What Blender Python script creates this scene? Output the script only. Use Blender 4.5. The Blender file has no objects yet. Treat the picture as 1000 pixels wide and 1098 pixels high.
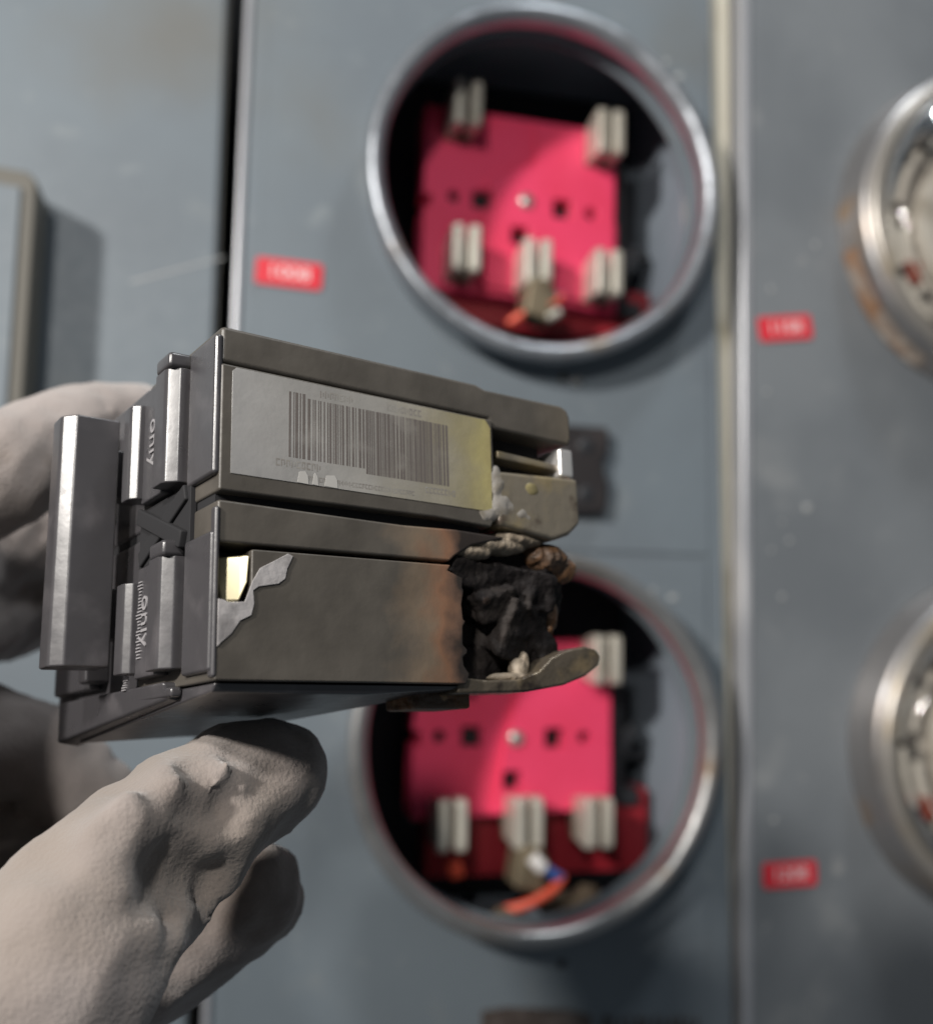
import bpy, bmesh, math, random
import numpy as np
from mathutils import Matrix, Vector
random.seed(7)
rng = np.random.default_rng(7)
sc = bpy.context.scene
COL = sc.collection
# ------------------------------------------------------------------ camera
FPX, PW, PH = 1100.0, 1000.0, 1098.0
CAM = np.array([-0.1464, -0.4829, -0.2137])
YAW, PITCH, ROLL = 0.2299, 0.1010, 0.0201
_f = np.array([math.sin(YAW)*math.cos(PITCH), math.cos(YAW)*math.cos(PITCH), math.sin(PITCH)])
_r = np.array([math.cos(YAW), -math.sin(YAW), 0.0]); _u = np.cross(_r, _f)
RGT = math.cos(ROLL)*_r + math.sin(ROLL)*_u
UPV = -math.sin(ROLL)*_r + math.cos(ROLL)*_u
FWD = _f
cd = bpy.data.cameras.new('camera'); cam = bpy.data.objects.new('camera', cd); COL.objects.link(cam)
CM = Matrix(((RGT[0], UPV[0], -FWD[0], CAM[0]), (RGT[1], UPV[1], -FWD[1], CAM[1]),
             (RGT[2], UPV[2], -FWD[2], CAM[2]), (0, 0, 0, 1)))
cam.matrix_world = CM
cd.sensor_fit = 'HORIZONTAL'; cd.sensor_width = 36.0; cd.lens = 36.0*FPX/PW
cd.clip_start = 0.005; cd.clip_end = 50
cd.dof.use_dof = True; cd.dof.focus_distance = 0.150; cd.dof.aperture_fstop = 14.0
sc.camera = cam
def at(px, py, z):            # point at camera depth z (m)
    return CAM + z*(FWD + RGT*(px-PW/2)/FPX + UPV*(PH/2-py)/FPX)
def on(px, py, Y=0.0):        # point on the vertical plane y = Y
    d = FWD + RGT*(px-PW/2)/FPX + UPV*(PH/2-py)/FPX
    return CAM + d*((Y-CAM[1])/d[1])
# ------------------------------------------------------------------ light
w = bpy.data.worlds.new('World'); sc.world = w; w.use_nodes = True
bg = w.node_tree.nodes['Background']; bg.inputs[0].default_value = (0.80, 0.90, 1.0, 1); bg.inputs[1].default_value = 0.11
def lamp(name, loc, target, power, size, col):
    l = bpy.data.lights.new(name, 'AREA'); l.shape = 'DISK'; l.size = size; l.energy = power; l.color = col
    o = bpy.data.objects.new(name, l); COL.objects.link(o); o.location = loc
    o.rotation_euler = (Vector(target)-Vector(loc)).to_track_quat('-Z', 'Y').to_euler(); return o
lamp('work_lamp', (-1.10, -1.00, 0.36), (0.0, 0, -0.1), 26.0, 0.11, (1.0, 0.95, 0.89))
lamp('head_lamp', (-0.34, -0.76, 0.10), (0.0, 0, -0.15), 2.7, 0.045, (1.0, 0.96, 0.91))
lamp('ceiling_lamp', (0.30, -0.50, 1.10), (0.0, 0, -0.2), 6.0, 0.16, (0.93, 0.97, 1.0))
sc.view_settings.view_transform = 'Standard'; sc.view_settings.look = 'None'
sc.view_settings.gamma = 1; sc.view_settings.exposure = -0.2; sc.view_settings.use_curve_mapping = False
# ------------------------------------------------------------------ materials
def mat(name, col, rough=0.5, metal=0.0, noise=None, bump=None, spec=0.5):
    """noise = list of (scale, colour2, lo, hi [, detail]); bump = (scale, strength, dist)"""
    m = bpy.data.materials.new(name); m.use_nodes = True
    nt = m.node_tree; N = nt.nodes; L = nt.links; b = N['Principled BSDF']
    b.inputs['Roughness'].default_value = rough; b.inputs['Metallic'].default_value = metal
    b.inputs['Specular IOR Level'].default_value = spec
    tc = N.new('ShaderNodeTexCoord')
    last = None
    rgb = N.new('ShaderNodeRGB'); rgb.outputs[0].default_value = (*col, 1); last = rgb.outputs[0]
    for k, n in enumerate(noise or []):
        t = N.new('ShaderNodeTexNoise'); t.inputs['Scale'].default_value = n[0]; t.inputs['Detail'].default_value = n[4] if len(n) > 4 else 5
        mp = N.new('ShaderNodeMapping'); mp.inputs['Location'].default_value = (k*3.7+1, k*1.3, k*2.1)
        if len(n) > 5: mp.inputs['Scale'].default_value = n[5]
        L.new(tc.outputs['Object'], mp.inputs[0]); L.new(mp.outputs[0], t.inputs['Vector'])
        r = N.new('ShaderNodeMapRange'); r.inputs['From Min'].default_value = n[2]; r.inputs['From Max'].default_value = n[3]
        r.interpolation_type = 'SMOOTHSTEP'
        L.new(t.outputs['Fac'], r.inputs['Value'])
        x = N.new('ShaderNodeMix'); x.data_type = 'RGBA'
        L.new(r.outputs[0], x.inputs['Factor']); L.new(last, x.inputs['A']); x.inputs['B'].default_value = (*n[1], 1)
        last = x.outputs['Result']
    L.new(last, b.inputs['Base Color'])
    if bump:
        t = N.new('ShaderNodeTexNoise'); t.inputs['Scale'].default_value = bump[0]; t.inputs['Detail'].default_value = 6
        L.new(tc.outputs['Object'], t.inputs['Vector'])
        bp = N.new('ShaderNodeBump'); bp.inputs['Strength'].default_value = bump[1]; bp.inputs['Distance'].default_value = bump[2]
        L.new(t.outputs['Fac'], bp.inputs['Height']); L.new(bp.outputs[0], b.inputs['Normal'])
        rr = N.new('ShaderNodeMapRange'); rr.inputs['To Min'].default_value = max(0, rough-0.1); rr.inputs['To Max'].default_value = rough+0.12
        L.new(t.outputs['Fac'], rr.inputs['Value']); L.new(rr.outputs[0], b.inputs['Roughness'])
    return m
M = {}
M['paint'] = mat('grey_panel_paint', (0.160, 0.192, 0.218), 0.52, 0, [(9, (0.138, 0.163, 0.186), .35, .7), (26, (0.185, 0.21, 0.225), .58, .75), (60, (0.20, 0.228, 0.246), .60, .78), (5, (0.15, 0.155, 0.15), .55, .75)], (140, .10, .0005))
M['paint_worn'] = mat('worn_panel_paint', (0.195, 0.212, 0.228), 0.40, 0, [(8, (0.15, 0.165, 0.18), .35, .65), (22, (0.25, 0.262, 0.27), .56, .78), (70, (0.29, 0.295, 0.295), .66, .82)], (120, .15, .0008))
M['edge'] = mat('panel_edge_highlight', (0.42, 0.43, 0.46), 0.30, 0.35, [(40, (0.62, 0.62, 0.64), .5, .7, 4, (1, 1, .3))])  # pale colour paints in the highlight along the folded bevels
M['tan'] = mat('tan_channel', (0.55, 0.52, 0.43), 0.7, 0, [(20, (0.33, 0.29, 0.20), .5, .75)])
M['tan_edge'] = mat('weathered_edge', (0.125, 0.118, 0.10), 0.6)
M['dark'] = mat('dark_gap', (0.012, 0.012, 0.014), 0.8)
M['inside'] = mat('enclosure_grey', (0.25, 0.29, 0.34), 0.5, 0, [(15, (0.20, 0.235, 0.28), .4, .7)])
M['rim'] = mat('galvanised_rim', (0.36, 0.38, 0.41), 0.36, 0.75, [(22, (0.28, 0.30, 0.33), .4, .7), (45, (0.34, 0.29, 0.24), .58, .74)], (60, .7, .0018))
M['rim2'] = mat('stained_rim', (0.37, 0.37, 0.37), 0.36, 0.75, [(14, (0.26, 0.24, 0.22), .45, .7), (30, (0.36, 0.25, 0.16), .60, .75)], (60, .5, .0016))
M['steel'] = mat('meter_ring_steel', (0.36, 0.35, 0.35), 0.36, 0.8, [(18, (0.34, 0.29, 0.25), .52, .72), (26, (0.45, 0.30, 0.18), .63, .75)], (80, .2, .001))
M['rust'] = mat('rust_and_old_paint', (0.27, 0.225, 0.19), 0.7, 0, [(60, (0.24, 0.13, 0.07), .42, .62), (90, (0.48, 0.42, 0.36), .56, .7)], (120, .5, .001))
M['bezel'] = mat('meter_bezel', (0.47, 0.44, 0.40), 0.36, 0.7, [(20, (0.45, 0.36, 0.24), .55, .75)])
M['meterface'] = mat('meter_face', (0.46, 0.42, 0.38), 0.45, 0, [(28, (0.42, 0.38, 0.34), .48, .72)])
M['meterwhite'] = mat('meter_white', (0.58, 0.54, 0.49), 0.3, 0, [(40, (0.40, 0.36, 0.31), .45, .7)])
M['meterdark'] = mat('meter_dark', (0.09, 0.08, 0.075), 0.4)
M['meterred'] = mat('meter_red', (0.25, 0.05, 0.03), 0.5)
M['pink'] = mat('red_insulator', (0.85, 0.060, 0.155), 0.48, 0, [(25, (0.80, 0.050, 0.125), .4, .7)], (200, .08, .0004))
M['darkred'] = mat('dark_red_insulator', (0.28, 0.012, 0.022), 0.5)
M['jaw'] = mat('tinned_jaw', (0.66, 0.63, 0.55), 0.42, 0.45, [(60, (0.46, 0.42, 0.33), .5, .75)])
M['lug'] = mat('brown_lug', (0.22, 0.18, 0.12), 0.5, 0.5, [(60, (0.12, 0.09, 0.06), .45, .7)])
M['black'] = mat('black_plastic', (0.022, 0.024, 0.028), 0.45)
M['latch'] = mat('brown_black_plastic', (0.020, 0.017, 0.018), 0.5, 0, [(60, (0.045, 0.037, 0.036), .5, .7)])
M['orange'] = mat('orange_wire', (0.75, 0.10, 0.05), 0.4)
M['blue'] = mat('blue_wire', (0.06, 0.16, 0.50), 0.4)
M['white'] = mat('white_plastic', (0.78, 0.76, 0.74), 0.4)
M['screw'] = mat('screw_zinc', (0.62, 0.60, 0.56), 0.3, 0.8)
M['grime'] = mat('brown_grime', (0.11, 0.08, 0.05), 0.8, 0, [(90, (0.07, 0.05, 0.03), .4, .7)])
M['sticker'] = mat('red_sticker', (0.70, 0.035, 0.055), 0.35)
M['stickertext'] = mat('sticker_lettering', (0.82, 0.70, 0.70), 0.4)
M['chip'] = mat('pale_paint_fleck', (0.36, 0.37, 0.37), 0.5)
M['plate'] = mat('dark_nameplate', (0.07, 0.055, 0.048), 0.5, 0, [(80, (0.13, 0.11, 0.10), .45, .7)])
_g = bpy.data.materials.new('meter_glass'); _g.use_nodes = True; _t = _g.node_tree; _t.nodes.clear()
_o = _t.nodes.new('ShaderNodeOutputMaterial'); _x = _t.nodes.new('ShaderNodeMixShader'); _f1 = _t.nodes.new('ShaderNodeFresnel'); _f1.inputs['IOR'].default_value = 1.5
_a = _t.nodes.new('ShaderNodeBsdfTransparent'); _a.inputs[0].default_value = (.95, .95, .93, 1); _b1 = _t.nodes.new('ShaderNodeBsdfGlossy'); _b1.inputs['Roughness'].default_value = .06
_t.links.new(_f1.outputs[0], _x.inputs[0]); _t.links.new(_a.outputs[0], _x.inputs[1]); _t.links.new(_b1.outputs[0], _x.inputs[2]); _t.links.new(_x.outputs[0], _o.inputs[0])
M['glass'] = _g
# breaker
M['brass'] = mat('brass', (0.95, 0.84, 0.55), 0.32, 0.5)
M['char'] = mat('charred_plastic', (0.010, 0.008, 0.008), 0.70, 0, [(90, (0.032, 0.026, 0.023), .50, .72), (140, (0.055, 0.032, 0.020), .62, .78)], (420, .8, .0012), .22)
M['charbrown'] = mat('scorched_brown', (0.17, 0.085, 0.038), 0.5, 0, [(200, (0.07, 0.045, 0.03), .42, .62), (330, (0.34, 0.23, 0.13), .60, .75)], (500, .8, .001))
M['ash'] = mat('pale_ash', (0.215, 0.175, 0.13), 0.6, 0, [(300, (0.30, 0.25, 0.19), .45, .65)], (700, .6, .0008))
M['tongue'] = mat('sooted_tongue_metal', (0.15, 0.125, 0.095), 0.30, 0.55, [(120, (0.26, 0.20, 0.12), .52, .66), (210, (0.05, 0.04, 0.034), .52, .68)], (260, .5, .0010))
M['melt'] = mat('melted_grey_plastic', (0.235, 0.22, 0.20), 0.40, 0, [(260, (0.17, 0.15, 0.12), .45, .68)], (500, .3, .0006))
M['melt_yellow'] = mat('yellowed_melt', (0.21, 0.18, 0.09), 0.35, 0, [(260, (0.17, 0.14, 0.08), .45, .68)])
M['clip'] = mat('sooty_clip_metal', (0.21, 0.185, 0.145), 0.36, 0.35, [(110, (0.27, 0.22, 0.13), .48, .68), (190, (0.085, 0.065, 0.05), .55, .72)], (300, .3, .0006))
M['tin'] = mat('bright_tin', (0.82, 0.80, 0.78), 0.25, 0.7)
M['gloss'] = mat('glossy_black_phenolic', (0.050, 0.048, 0.052), 0.30, 0, [(120, (0.085, 0.08, 0.085), .5, .75)], (260, .10, .0005), .8)
M['emboss'] = mat('embossed_lettering', (0.30, 0.29, 0.30), 0.22)  # paler than the case: highlights on the raised letters put into the colour
M['paper'] = mat('torn_label_paper', (0.34, 0.325, 0.325), 0.55, 0, [(240, (0.20, 0.19, 0.19), .45, .7)], (500, .5, .0005))
M['print'] = mat('label_print', (0.115, 0.100, 0.092), 0.5, 0, [(160, (0.20, 0.185, 0.17), .5, .75)])
M['smallprint'] = mat('faded_small_print', (0.19, 0.175, 0.16), 0.5, 0, [(200, (0.26, 0.25, 0.23), .45, .65)])
M['paintedgloss'] = mat('painted_gloss_white', (0.40, 0.39, 0.37), 0.4)  # white for the painted gloss glints on the label
def ramped(name, stops, axis, lo, hi, rough, noise_amt, noise_scale, bump=None, mottling=None):
    """colour that changes along one object axis (heat discolouration), broken up by noise"""
    m = mat(name, stops[0][1], rough, 0, None, bump)
    nt = m.node_tree; N = nt.nodes; L = nt.links; b = N['Principled BSDF']
    tc = N.new('ShaderNodeTexCoord'); sp = N.new('ShaderNodeSeparateXYZ'); L.new(tc.outputs['Object'], sp.inputs[0])
    mr = N.new('ShaderNodeMapRange'); mr.inputs['From Min'].default_value = lo; mr.inputs['From Max'].default_value = hi; mr.clamp = False
    L.new(sp.outputs[axis], mr.inputs['Value'])
    t = N.new('ShaderNodeTexNoise'); t.inputs['Scale'].default_value = noise_scale; t.inputs['Detail'].default_value = 6
    L.new(tc.outputs['Object'], t.inputs['Vector'])
    ma = N.new('ShaderNodeMath'); ma.operation = 'MULTIPLY_ADD'; ma.inputs[1].default_value = noise_amt*2; ma.inputs[2].default_value = -noise_amt
    L.new(t.outputs['Fac'], ma.inputs[0])
    ad = N.new('ShaderNodeMath'); L.new(mr.outputs[0], ad.inputs[0]); L.new(ma.outputs[0], ad.inputs[1])
    cr = N.new('ShaderNodeValToRGB'); e = cr.color_ramp.elements
    e[0].position = stops[0][0]; e[0].color = (*stops[0][1], 1); e[1].position = stops[-1][0]; e[1].color = (*stops[-1][1], 1)
    for p, c in stops[1:-1]:
        q = e.new(p); q.color = (*c, 1)
    L.new(ad.outputs[0], cr.inputs[0])
    last = cr.outputs[0]
    if mottling:
        t2 = N.new('ShaderNodeTexNoise'); t2.inputs['Scale'].default_value = mottling[0]; L.new(tc.outputs['Object'], t2.inputs['Vector'])
        r2 = N.new('ShaderNodeMapRange'); r2.inputs['From Min'].default_value = .35; r2.inputs['From Max'].default_value = .7
        r2.inputs['To Min'].default_value = mottling[1]; r2.inputs['To Max'].default_value = mottling[2]; L.new(t2.outputs['Fac'], r2.inputs['Value'])
        mx = N.new('ShaderNodeMix'); mx.data_type = 'RGBA'; mx.blend_type = 'MULTIPLY'; mx.inputs['Factor'].default_value = 1
        L.new(last, mx.inputs['A']); L.new(r2.outputs[0], mx.inputs['B']); last = mx.outputs['Result']
    L.new(last, b.inputs['Base Color']); return m
BK = (0.078, 0.070, 0.060)
M['case'] = ramped('breaker_case', [(0, BK), (.86, BK), (1, (0.10, 0.085, 0.065))], 0, 0, .066, .42, .04, 60, (350, .2, .0005), (110, .82, 1.15))
M['case_burnt'] = ramped('scorched_breaker_case', [(0, BK), (.66, BK), (.80, (0.155, 0.118, 0.085)), (.90, (0.20, 0.108, 0.066)), (.955, (0.115, 0.07, 0.05)), (1, (0.030, 0.024, 0.021))], 0, 0, .041, .36, .16, 130, (350, .2, .0005), (110, .82, 1.15))
M['label'] = ramped('yellowed_label', [(0, (0.30, 0.295, 0.29)), (.50, (0.285, 0.275, 0.255)), (.70, (0.265, 0.245, 0.195)), (.85, (0.27, 0.24, 0.145)), (.94, (0.33, 0.29, 0.135)), (1, (0.25, 0.205, 0.10))], 0, 0.002, .049, .26, .30, 60, (220, .25, .0006), (70, .85, 1.1))
# ------------------------------------------------------------------ builders
def link(name, me, m, parent=None):
    o = bpy.data.objects.new(name, me); COL.objects.link(o)
    if m is not None: me.materials.append(m)
    if parent is not None: o.parent = parent
    return o
def mesh(name, verts, faces, m, parent=None, smooth=False):
    me = bpy.data.meshes.new(name); me.from_pydata([tuple(map(float, v)) for v in verts], [], [tuple(map(int, f)) for f in faces]); me.update()
    if smooth: me.polygons.foreach_set('use_smooth', [True]*len(me.polygons))
    return link(name, me, m, parent)
def tag(o, label=None, cat=None, group=None, kind=None):
    if label: o['label'] = label
    if cat: o['category'] = cat
    if group: o['group'] = group
    if kind: o['kind'] = kind
    return o
def empty(name, loc=(0, 0, 0)):
    o = bpy.data.objects.new(name, None); COL.objects.link(o); o.location = loc; o.empty_display_size = .02; return o
def bevel(o, wdt, seg=2, ang=30):
    flat = seg == 1
    b = o.modifiers.new('bevel', 'BEVEL'); b.width = wdt; b.segments = seg; b.limit_method = 'ANGLE'; b.angle_limit = math.radians(ang)
    if flat: return o
    o.data.polygons.foreach_set('use_smooth', [True]*len(o.data.polygons))
    n = o.modifiers.new('wn', 'WEIGHTED_NORMAL'); n.keep_sharp = True
    return o
BOXF = [(0, 3, 2, 1), (4, 5, 6, 7), (0, 1, 5, 4), (1, 2, 6, 5), (2, 3, 7, 6), (3, 0, 4, 7)]
def box(name, x0, x1, y0, y1, z0, z1, m, parent=None, bv=0, seg=2):
    v = [(x0, y0, z0), (x1, y0, z0), (x1, y1, z0), (x0, y1, z0), (x0, y0, z1), (x1, y0, z1), (x1, y1, z1), (x0, y1, z1)]
    o = mesh(name, v, BOXF, m, parent)
    if bv: bevel(o, bv, seg)
    return o
def prism(name, poly, d0, d1, m, parent=None, axis='y', bv=0, seg=2):
    """poly in two axes, extruded along the third from d0 to d1"""
    def P(a, b, d): return {'y': (a, d, b), 'z': (a, b, d), 'x': (d, a, b)}[axis]
    n = len(poly); v = [P(a, b, d0) for a, b in poly]+[P(a, b, d1) for a, b in poly]
    f = [tuple(range(n)), tuple(range(2*n-1, n-1, -1))]+[(i, n+i, n+(i+1) % n, (i+1) % n) for i in range(n)]
    me = bpy.data.meshes.new(name); bm = bmesh.new(); bv_ = [bm.verts.new(q) for q in v]
    for q in f: bm.faces.new([bv_[i] for i in q])
    bmesh.ops.recalc_face_normals(bm, faces=bm.faces); bm.to_mesh(me); bm.free()
    o = link(name, me, m, parent)
    if bv: bevel(o, bv, seg)
    return o
def lathe(name, prof, c, m, parent=None, seg=96, a0=0, a1=2*math.pi, wob=0):
    """profile [(radius, y)] turned about the y axis through c=(x,z)"""
    full = abs(a1-a0-2*math.pi) < 1e-6; n = seg if full else seg+1
    v = []; k = len(prof)
    for i in range(n):
        a = a0+(a1-a0)*i/seg; s = 1+wob*math.sin(3*a+1)+wob*.6*math.sin(7*a)
        for r, y in prof: v.append((c[0]+r*s*math.cos(a), y, c[1]+r*s*math.sin(a)))
    f = []
    for i in range(seg):
        j = (i+1) % n
        for p in range(k-1): f.append((i*k+p, i*k+p+1, j*k+p+1, j*k+p))
    return mesh(name, v, f, m, parent, True)
def tube(name, pts, r, m, parent=None, seg=10):
    pts = [Vector(p) for p in pts]
    out = []                                  # catmull-rom resample
    for i in range(len(pts)-1):
        p0, p1, p2, p3 = pts[max(i-1, 0)], pts[i], pts[i+1], pts[min(i+2, len(pts)-1)]
        for k in range(6):
            t = k/6; out.append(.5*((2*p1)+(p2-p0)*t+(2*p0-5*p1+4*p2-p3)*t*t+(3*p1-p0-3*p2+p3)*t**3))
    out.append(pts[-1]); v = []; f = []
    for i, p in enumerate(out):
        d = (out[min(i+1, len(out)-1)]-out[max(i-1, 0)]).normalized(); q = d.to_track_quat('Z', 'Y')
        for k in range(seg):
            a = 2*math.pi*k/seg; v.append(p+q @ Vector((r*math.cos(a), r*math.sin(a), 0)))
    for i in range(len(out)-1):
        for k in range(seg): f.append((i*seg+k, i*seg+(k+1) % seg, (i+1)*seg+(k+1) % seg, (i+1)*seg+k))
    f += [tuple(range(seg-1, -1, -1)), tuple(range((len(out)-1)*seg, len(out)*seg))]
    return mesh(name, v, f, m, parent, True)
def text(name, s, size, m, parent, matrix, extrude=.0001, sx=1):
    cu = bpy.data.curves.new(name, 'FONT'); cu.body = s; cu.size = size; cu.extrude = extrude; cu.align_x = 'CENTER'; cu.align_y = 'CENTER'
    cu.resolution_u = 3
    t = bpy.data.objects.new(name, cu); COL.objects.link(t); dg = bpy.context.evaluated_depsgraph_get()
    me = bpy.data.meshes.new_from_object(t.evaluated_get(dg)); bpy.data.objects.remove(t); me.name = name
    me.transform(Matrix.Diagonal((sx, 1, 1, 1))); me.materials.clear()
    o = link(name, me, m, parent); o.matrix_local = matrix
    return o
def cut(o, cutters):
    """boolean the cutters out of o"""
    for c in cutters:
        b = o.modifiers.new('cut', 'BOOLEAN'); b.operation = 'DIFFERENCE'; b.object = c; b.solver = 'EXACT'
    dg = bpy.context.evaluated_depsgraph_get(); me = bpy.data.meshes.new_from_object(o.evaluated_get(dg))
    old = o.data; o.modifiers.clear(); o.data = me; me.name = o.name
    for c in cutters: bpy.data.objects.remove(c)
    bpy.data.meshes.remove(old); return o
def plate_with_hole(name, quads, y0, y1, m, parent=None):
    """quads: list of (corners [(x,z)*4 counter-clockwise], centre, radius); a sheet from y0 (front) to y1"""
    bm = bmesh.new()
    for cs, c, r in quads:
        angs = [2*math.pi*i/72 for i in range(72)]
        for p in cs: angs.append(math.atan2(p[1]-c[1], p[0]-c[0]) % (2*math.pi))
        angs = sorted(set(round(a, 6) for a in angs)); ins = []; outs = []
        for a in angs:
            d = (math.cos(a), math.sin(a)); best = 1e9
            for i in range(4):
                p, q = cs[i], cs[(i+1) % 4]; ex, ez = q[0]-p[0], q[1]-p[1]
                den = d[0]*ez-d[1]*ex
                if abs(den) < 1e-12: continue
                t = ((p[0]-c[0])*ez-(p[1]-c[1])*ex)/den; s = ((p[0]-c[0])*d[1]-(p[1]-c[1])*d[0])/den
                if t > 0 and -1e-4 <= s <= 1+1e-4: best = min(best, t)
            ins.append((c[0]+r*d[0], c[1]+r*d[1])); outs.append((c[0]+best*d[0], c[1]+best*d[1]))
        n = len(angs)
        A = [[bm.verts.new((p[0], y, p[1])) for p in ring] for y in (y0, y1) for ring in (ins, outs)]
        for i in range(n):
            j = (i+1) % n
            bm.faces.new((A[0][i], A[1][i], A[1][j], A[0][j])); bm.faces.new((A[2][j], A[3][j], A[3][i], A[2][i]))
            bm.faces.new((A[0][j], A[2][j], A[2][i], A[0][i])); bm.faces.new((A[1][i], A[3][i], A[3][j], A[1][j]))
    bmesh.ops.recalc_face_normals(bm, faces=bm.faces)
    me = bpy.data.meshes.new(name); bm.to_mesh(me); bm.free(); return link(name, me, m, parent)
def XZ(px, py, Y=0): p = on(px, py, Y); return (p[0], p[2])
ZT, ZB = 0.36, -0.62          # panels run a little past the picture, top and bottom
def line_x(pa, pb, z):        # x at height z on the wall line through two photo points
    a, b = XZ(*pa), XZ(*pb); return a[0]+(b[0]-a[0])*(z-a[1])/(b[1]-a[1])
R1 = (0.0, 0.0); R2 = (0.0, -0.273)
# ------------------------------------------------------------------ cabinet: left door
ld = empty('cabinet_door', (XZ(120, 549)[0], 0, ZB)); tag(ld, 'flat blue-grey cabinet door beside the black gap, with a raised strip on it', 'cabinet door')
def child(o, root): o.parent = root; o.matrix_parent_inverse = Matrix.Translation(-root.location); return o
ga, gb = (243, 0), (200, 1098)
xl = lambda z: line_x(ga, gb, z)
def slab(name, xa, xb, y0, y1, z0, z1, m, bv=0):     # sheet whose left/right edges may lean
    v = [(xa(z0), y0, z0), (xb(z0), y0, z0), (xb(z0), y1, z0), (xa(z0), y1, z0), (xa(z1), y0, z1), (xb(z1), y0, z1), (xb(z1), y1, z1), (xa(z1), y1, z1)]
    o = mesh(name, v, BOXF, m)
    if bv: bevel(o, bv, 3)
    return o
child(slab('door_sheet', lambda z: -0.60, xl, -0.001, 0.012, ZB, ZT, M['paint'], .002), ld)
child(slab('door_edge', lambda z: xl(z)-.001, lambda z: xl(z)+.0012, 0.003, 0.02, ZB, ZT, M['tan_edge']), ld)
# raised strip at the left of the door
p = on(20, 182, -.03); xr = on(33, 300, -.03)[0]+.004; zs = on(20, 640, -.03)[2]
child(prism('raised_strip', [(-0.5, zs), (xr-.004, zs), (xr-.004, p[2]-.004), (xr-.008, p[2]), (-0.5, p[2]+.02)], -0.030, -0.0015, M['tan_edge'], None, 'y', .0015), ld)
child(prism('strip_face', [(-0.5, zs+.004), (xr-.010, zs+.004), (xr-.010, p[2]-.008), (-0.5, p[2]+.012)], -0.0315, -0.0302, M['paint'], None, 'y', .0005), ld)
a_, b_ = on(140, 302, -.0012), on(240, 276, -.0012); n_ = np.array([0, 0, .0009])
child(mesh('scratch', [a_-n_*.6, b_-n_*.3, b_+n_*.5, a_+n_*.4], [(0, 1, 2, 3)], M['chip']), ld)
# ------------------------------------------------------------------ back of the cabinet (dark void behind gaps)
bk = box('cabinet_void', -0.6, 0.6, 0.155, 0.165, ZB, ZT, M['dark']); tag(bk, kind='structure')
# ------------------------------------------------------------------ middle meter panel
mp = empty('meter_cabinet', (0, 0, ZB)); tag(mp, 'blue-grey sheet metal panel carrying two open meter sockets and the sticker 1008', 'meter cabinet')
mxl = lambda z: line_x((264, 0), (217, 1098), z)
mxr = lambda z: line_x((760, 0), (784, 1098), z)
zm = XZ(600, 597)[1]
child(plate_with_hole('panel_sheet', [([(mxl(zm), zm), (mxr(zm), zm), (mxr(ZT), ZT), (mxl(ZT), ZT)], R1, .083),
                                ([(mxl(ZB), ZB), (mxr(ZB), ZB), (mxr(zm), zm), (mxl(zm), zm)], R2, .083)], 0.0, 0.002, M['paint']), mp)
child(slab('folded_edge', lambda z: mxl(z)-.0004, lambda z: mxl(z)+.0032, -0.0018, 0.018, ZB, ZT, M['edge'], .0012), mp)
child(slab('folded_edge', lambda z: mxr(z)-.0015, lambda z: mxr(z)+.0003, -0.0004, 0.018, ZB, ZT, M['paint'], .0004), mp)
def cover(xa, xb, ptop_r, ptop_l, zb, c):
    tr, tl = XZ(*ptop_r), XZ(*ptop_l)
    s = (tr[1]-tl[1])/(tr[0]-tl[0]); zt = lambda x: tr[1]+s*(x-tr[0])
    return plate_with_hole('cover_plate', [([(xa, zb), (xb, zb), (xb, zt(xb)), (xa, zt(xa))], c, .082)], -0.0011, -0.0002, M['paint'])
xb1 = XZ(757, 42)[0]; xb2 = XZ(756, 601)[0]
child(cover(mxl(0)+.012, xb1, (757, 42), (660, 25), XZ(755, 595)[1], R1), mp)
child(cover(mxl(-.4)+.012, xb2, (755, 601), (610, 597), ZB+.02, R2), mp)
# tan channel and dark joint
ch = slab('panel_joint_channel', lambda z: mxr(z)-.012, lambda z: line_x((787, 0), (790, 1098), z), 0.006, 0.010, ZB, ZT, M['tan']); tag(ch, 'tan recessed channel between the two meter panels', 'channel')
# ------------------------------------------------------------------ right meter panel
rp = empty('meter_cabinet', (XZ(900, 549)[0], 0, ZB)); tag(rp, 'scuffed grey panel carrying two meters with steel rings and stickers 1108 and 1208', 'meter cabinet')
rxl = lambda z: line_x((792, 0), (793, 1098), z)
child(slab('panel_sheet', lambda z: rxl(z)+.0003, lambda z: 0.62, -0.002, 0.0, ZB, ZT, M['paint_worn']), rp)
child(slab('folded_edge', rxl, lambda z: rxl(z)+.0056, -0.0034, 0.02, ZB, ZT, M['edge'], .0016), rp)
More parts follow.
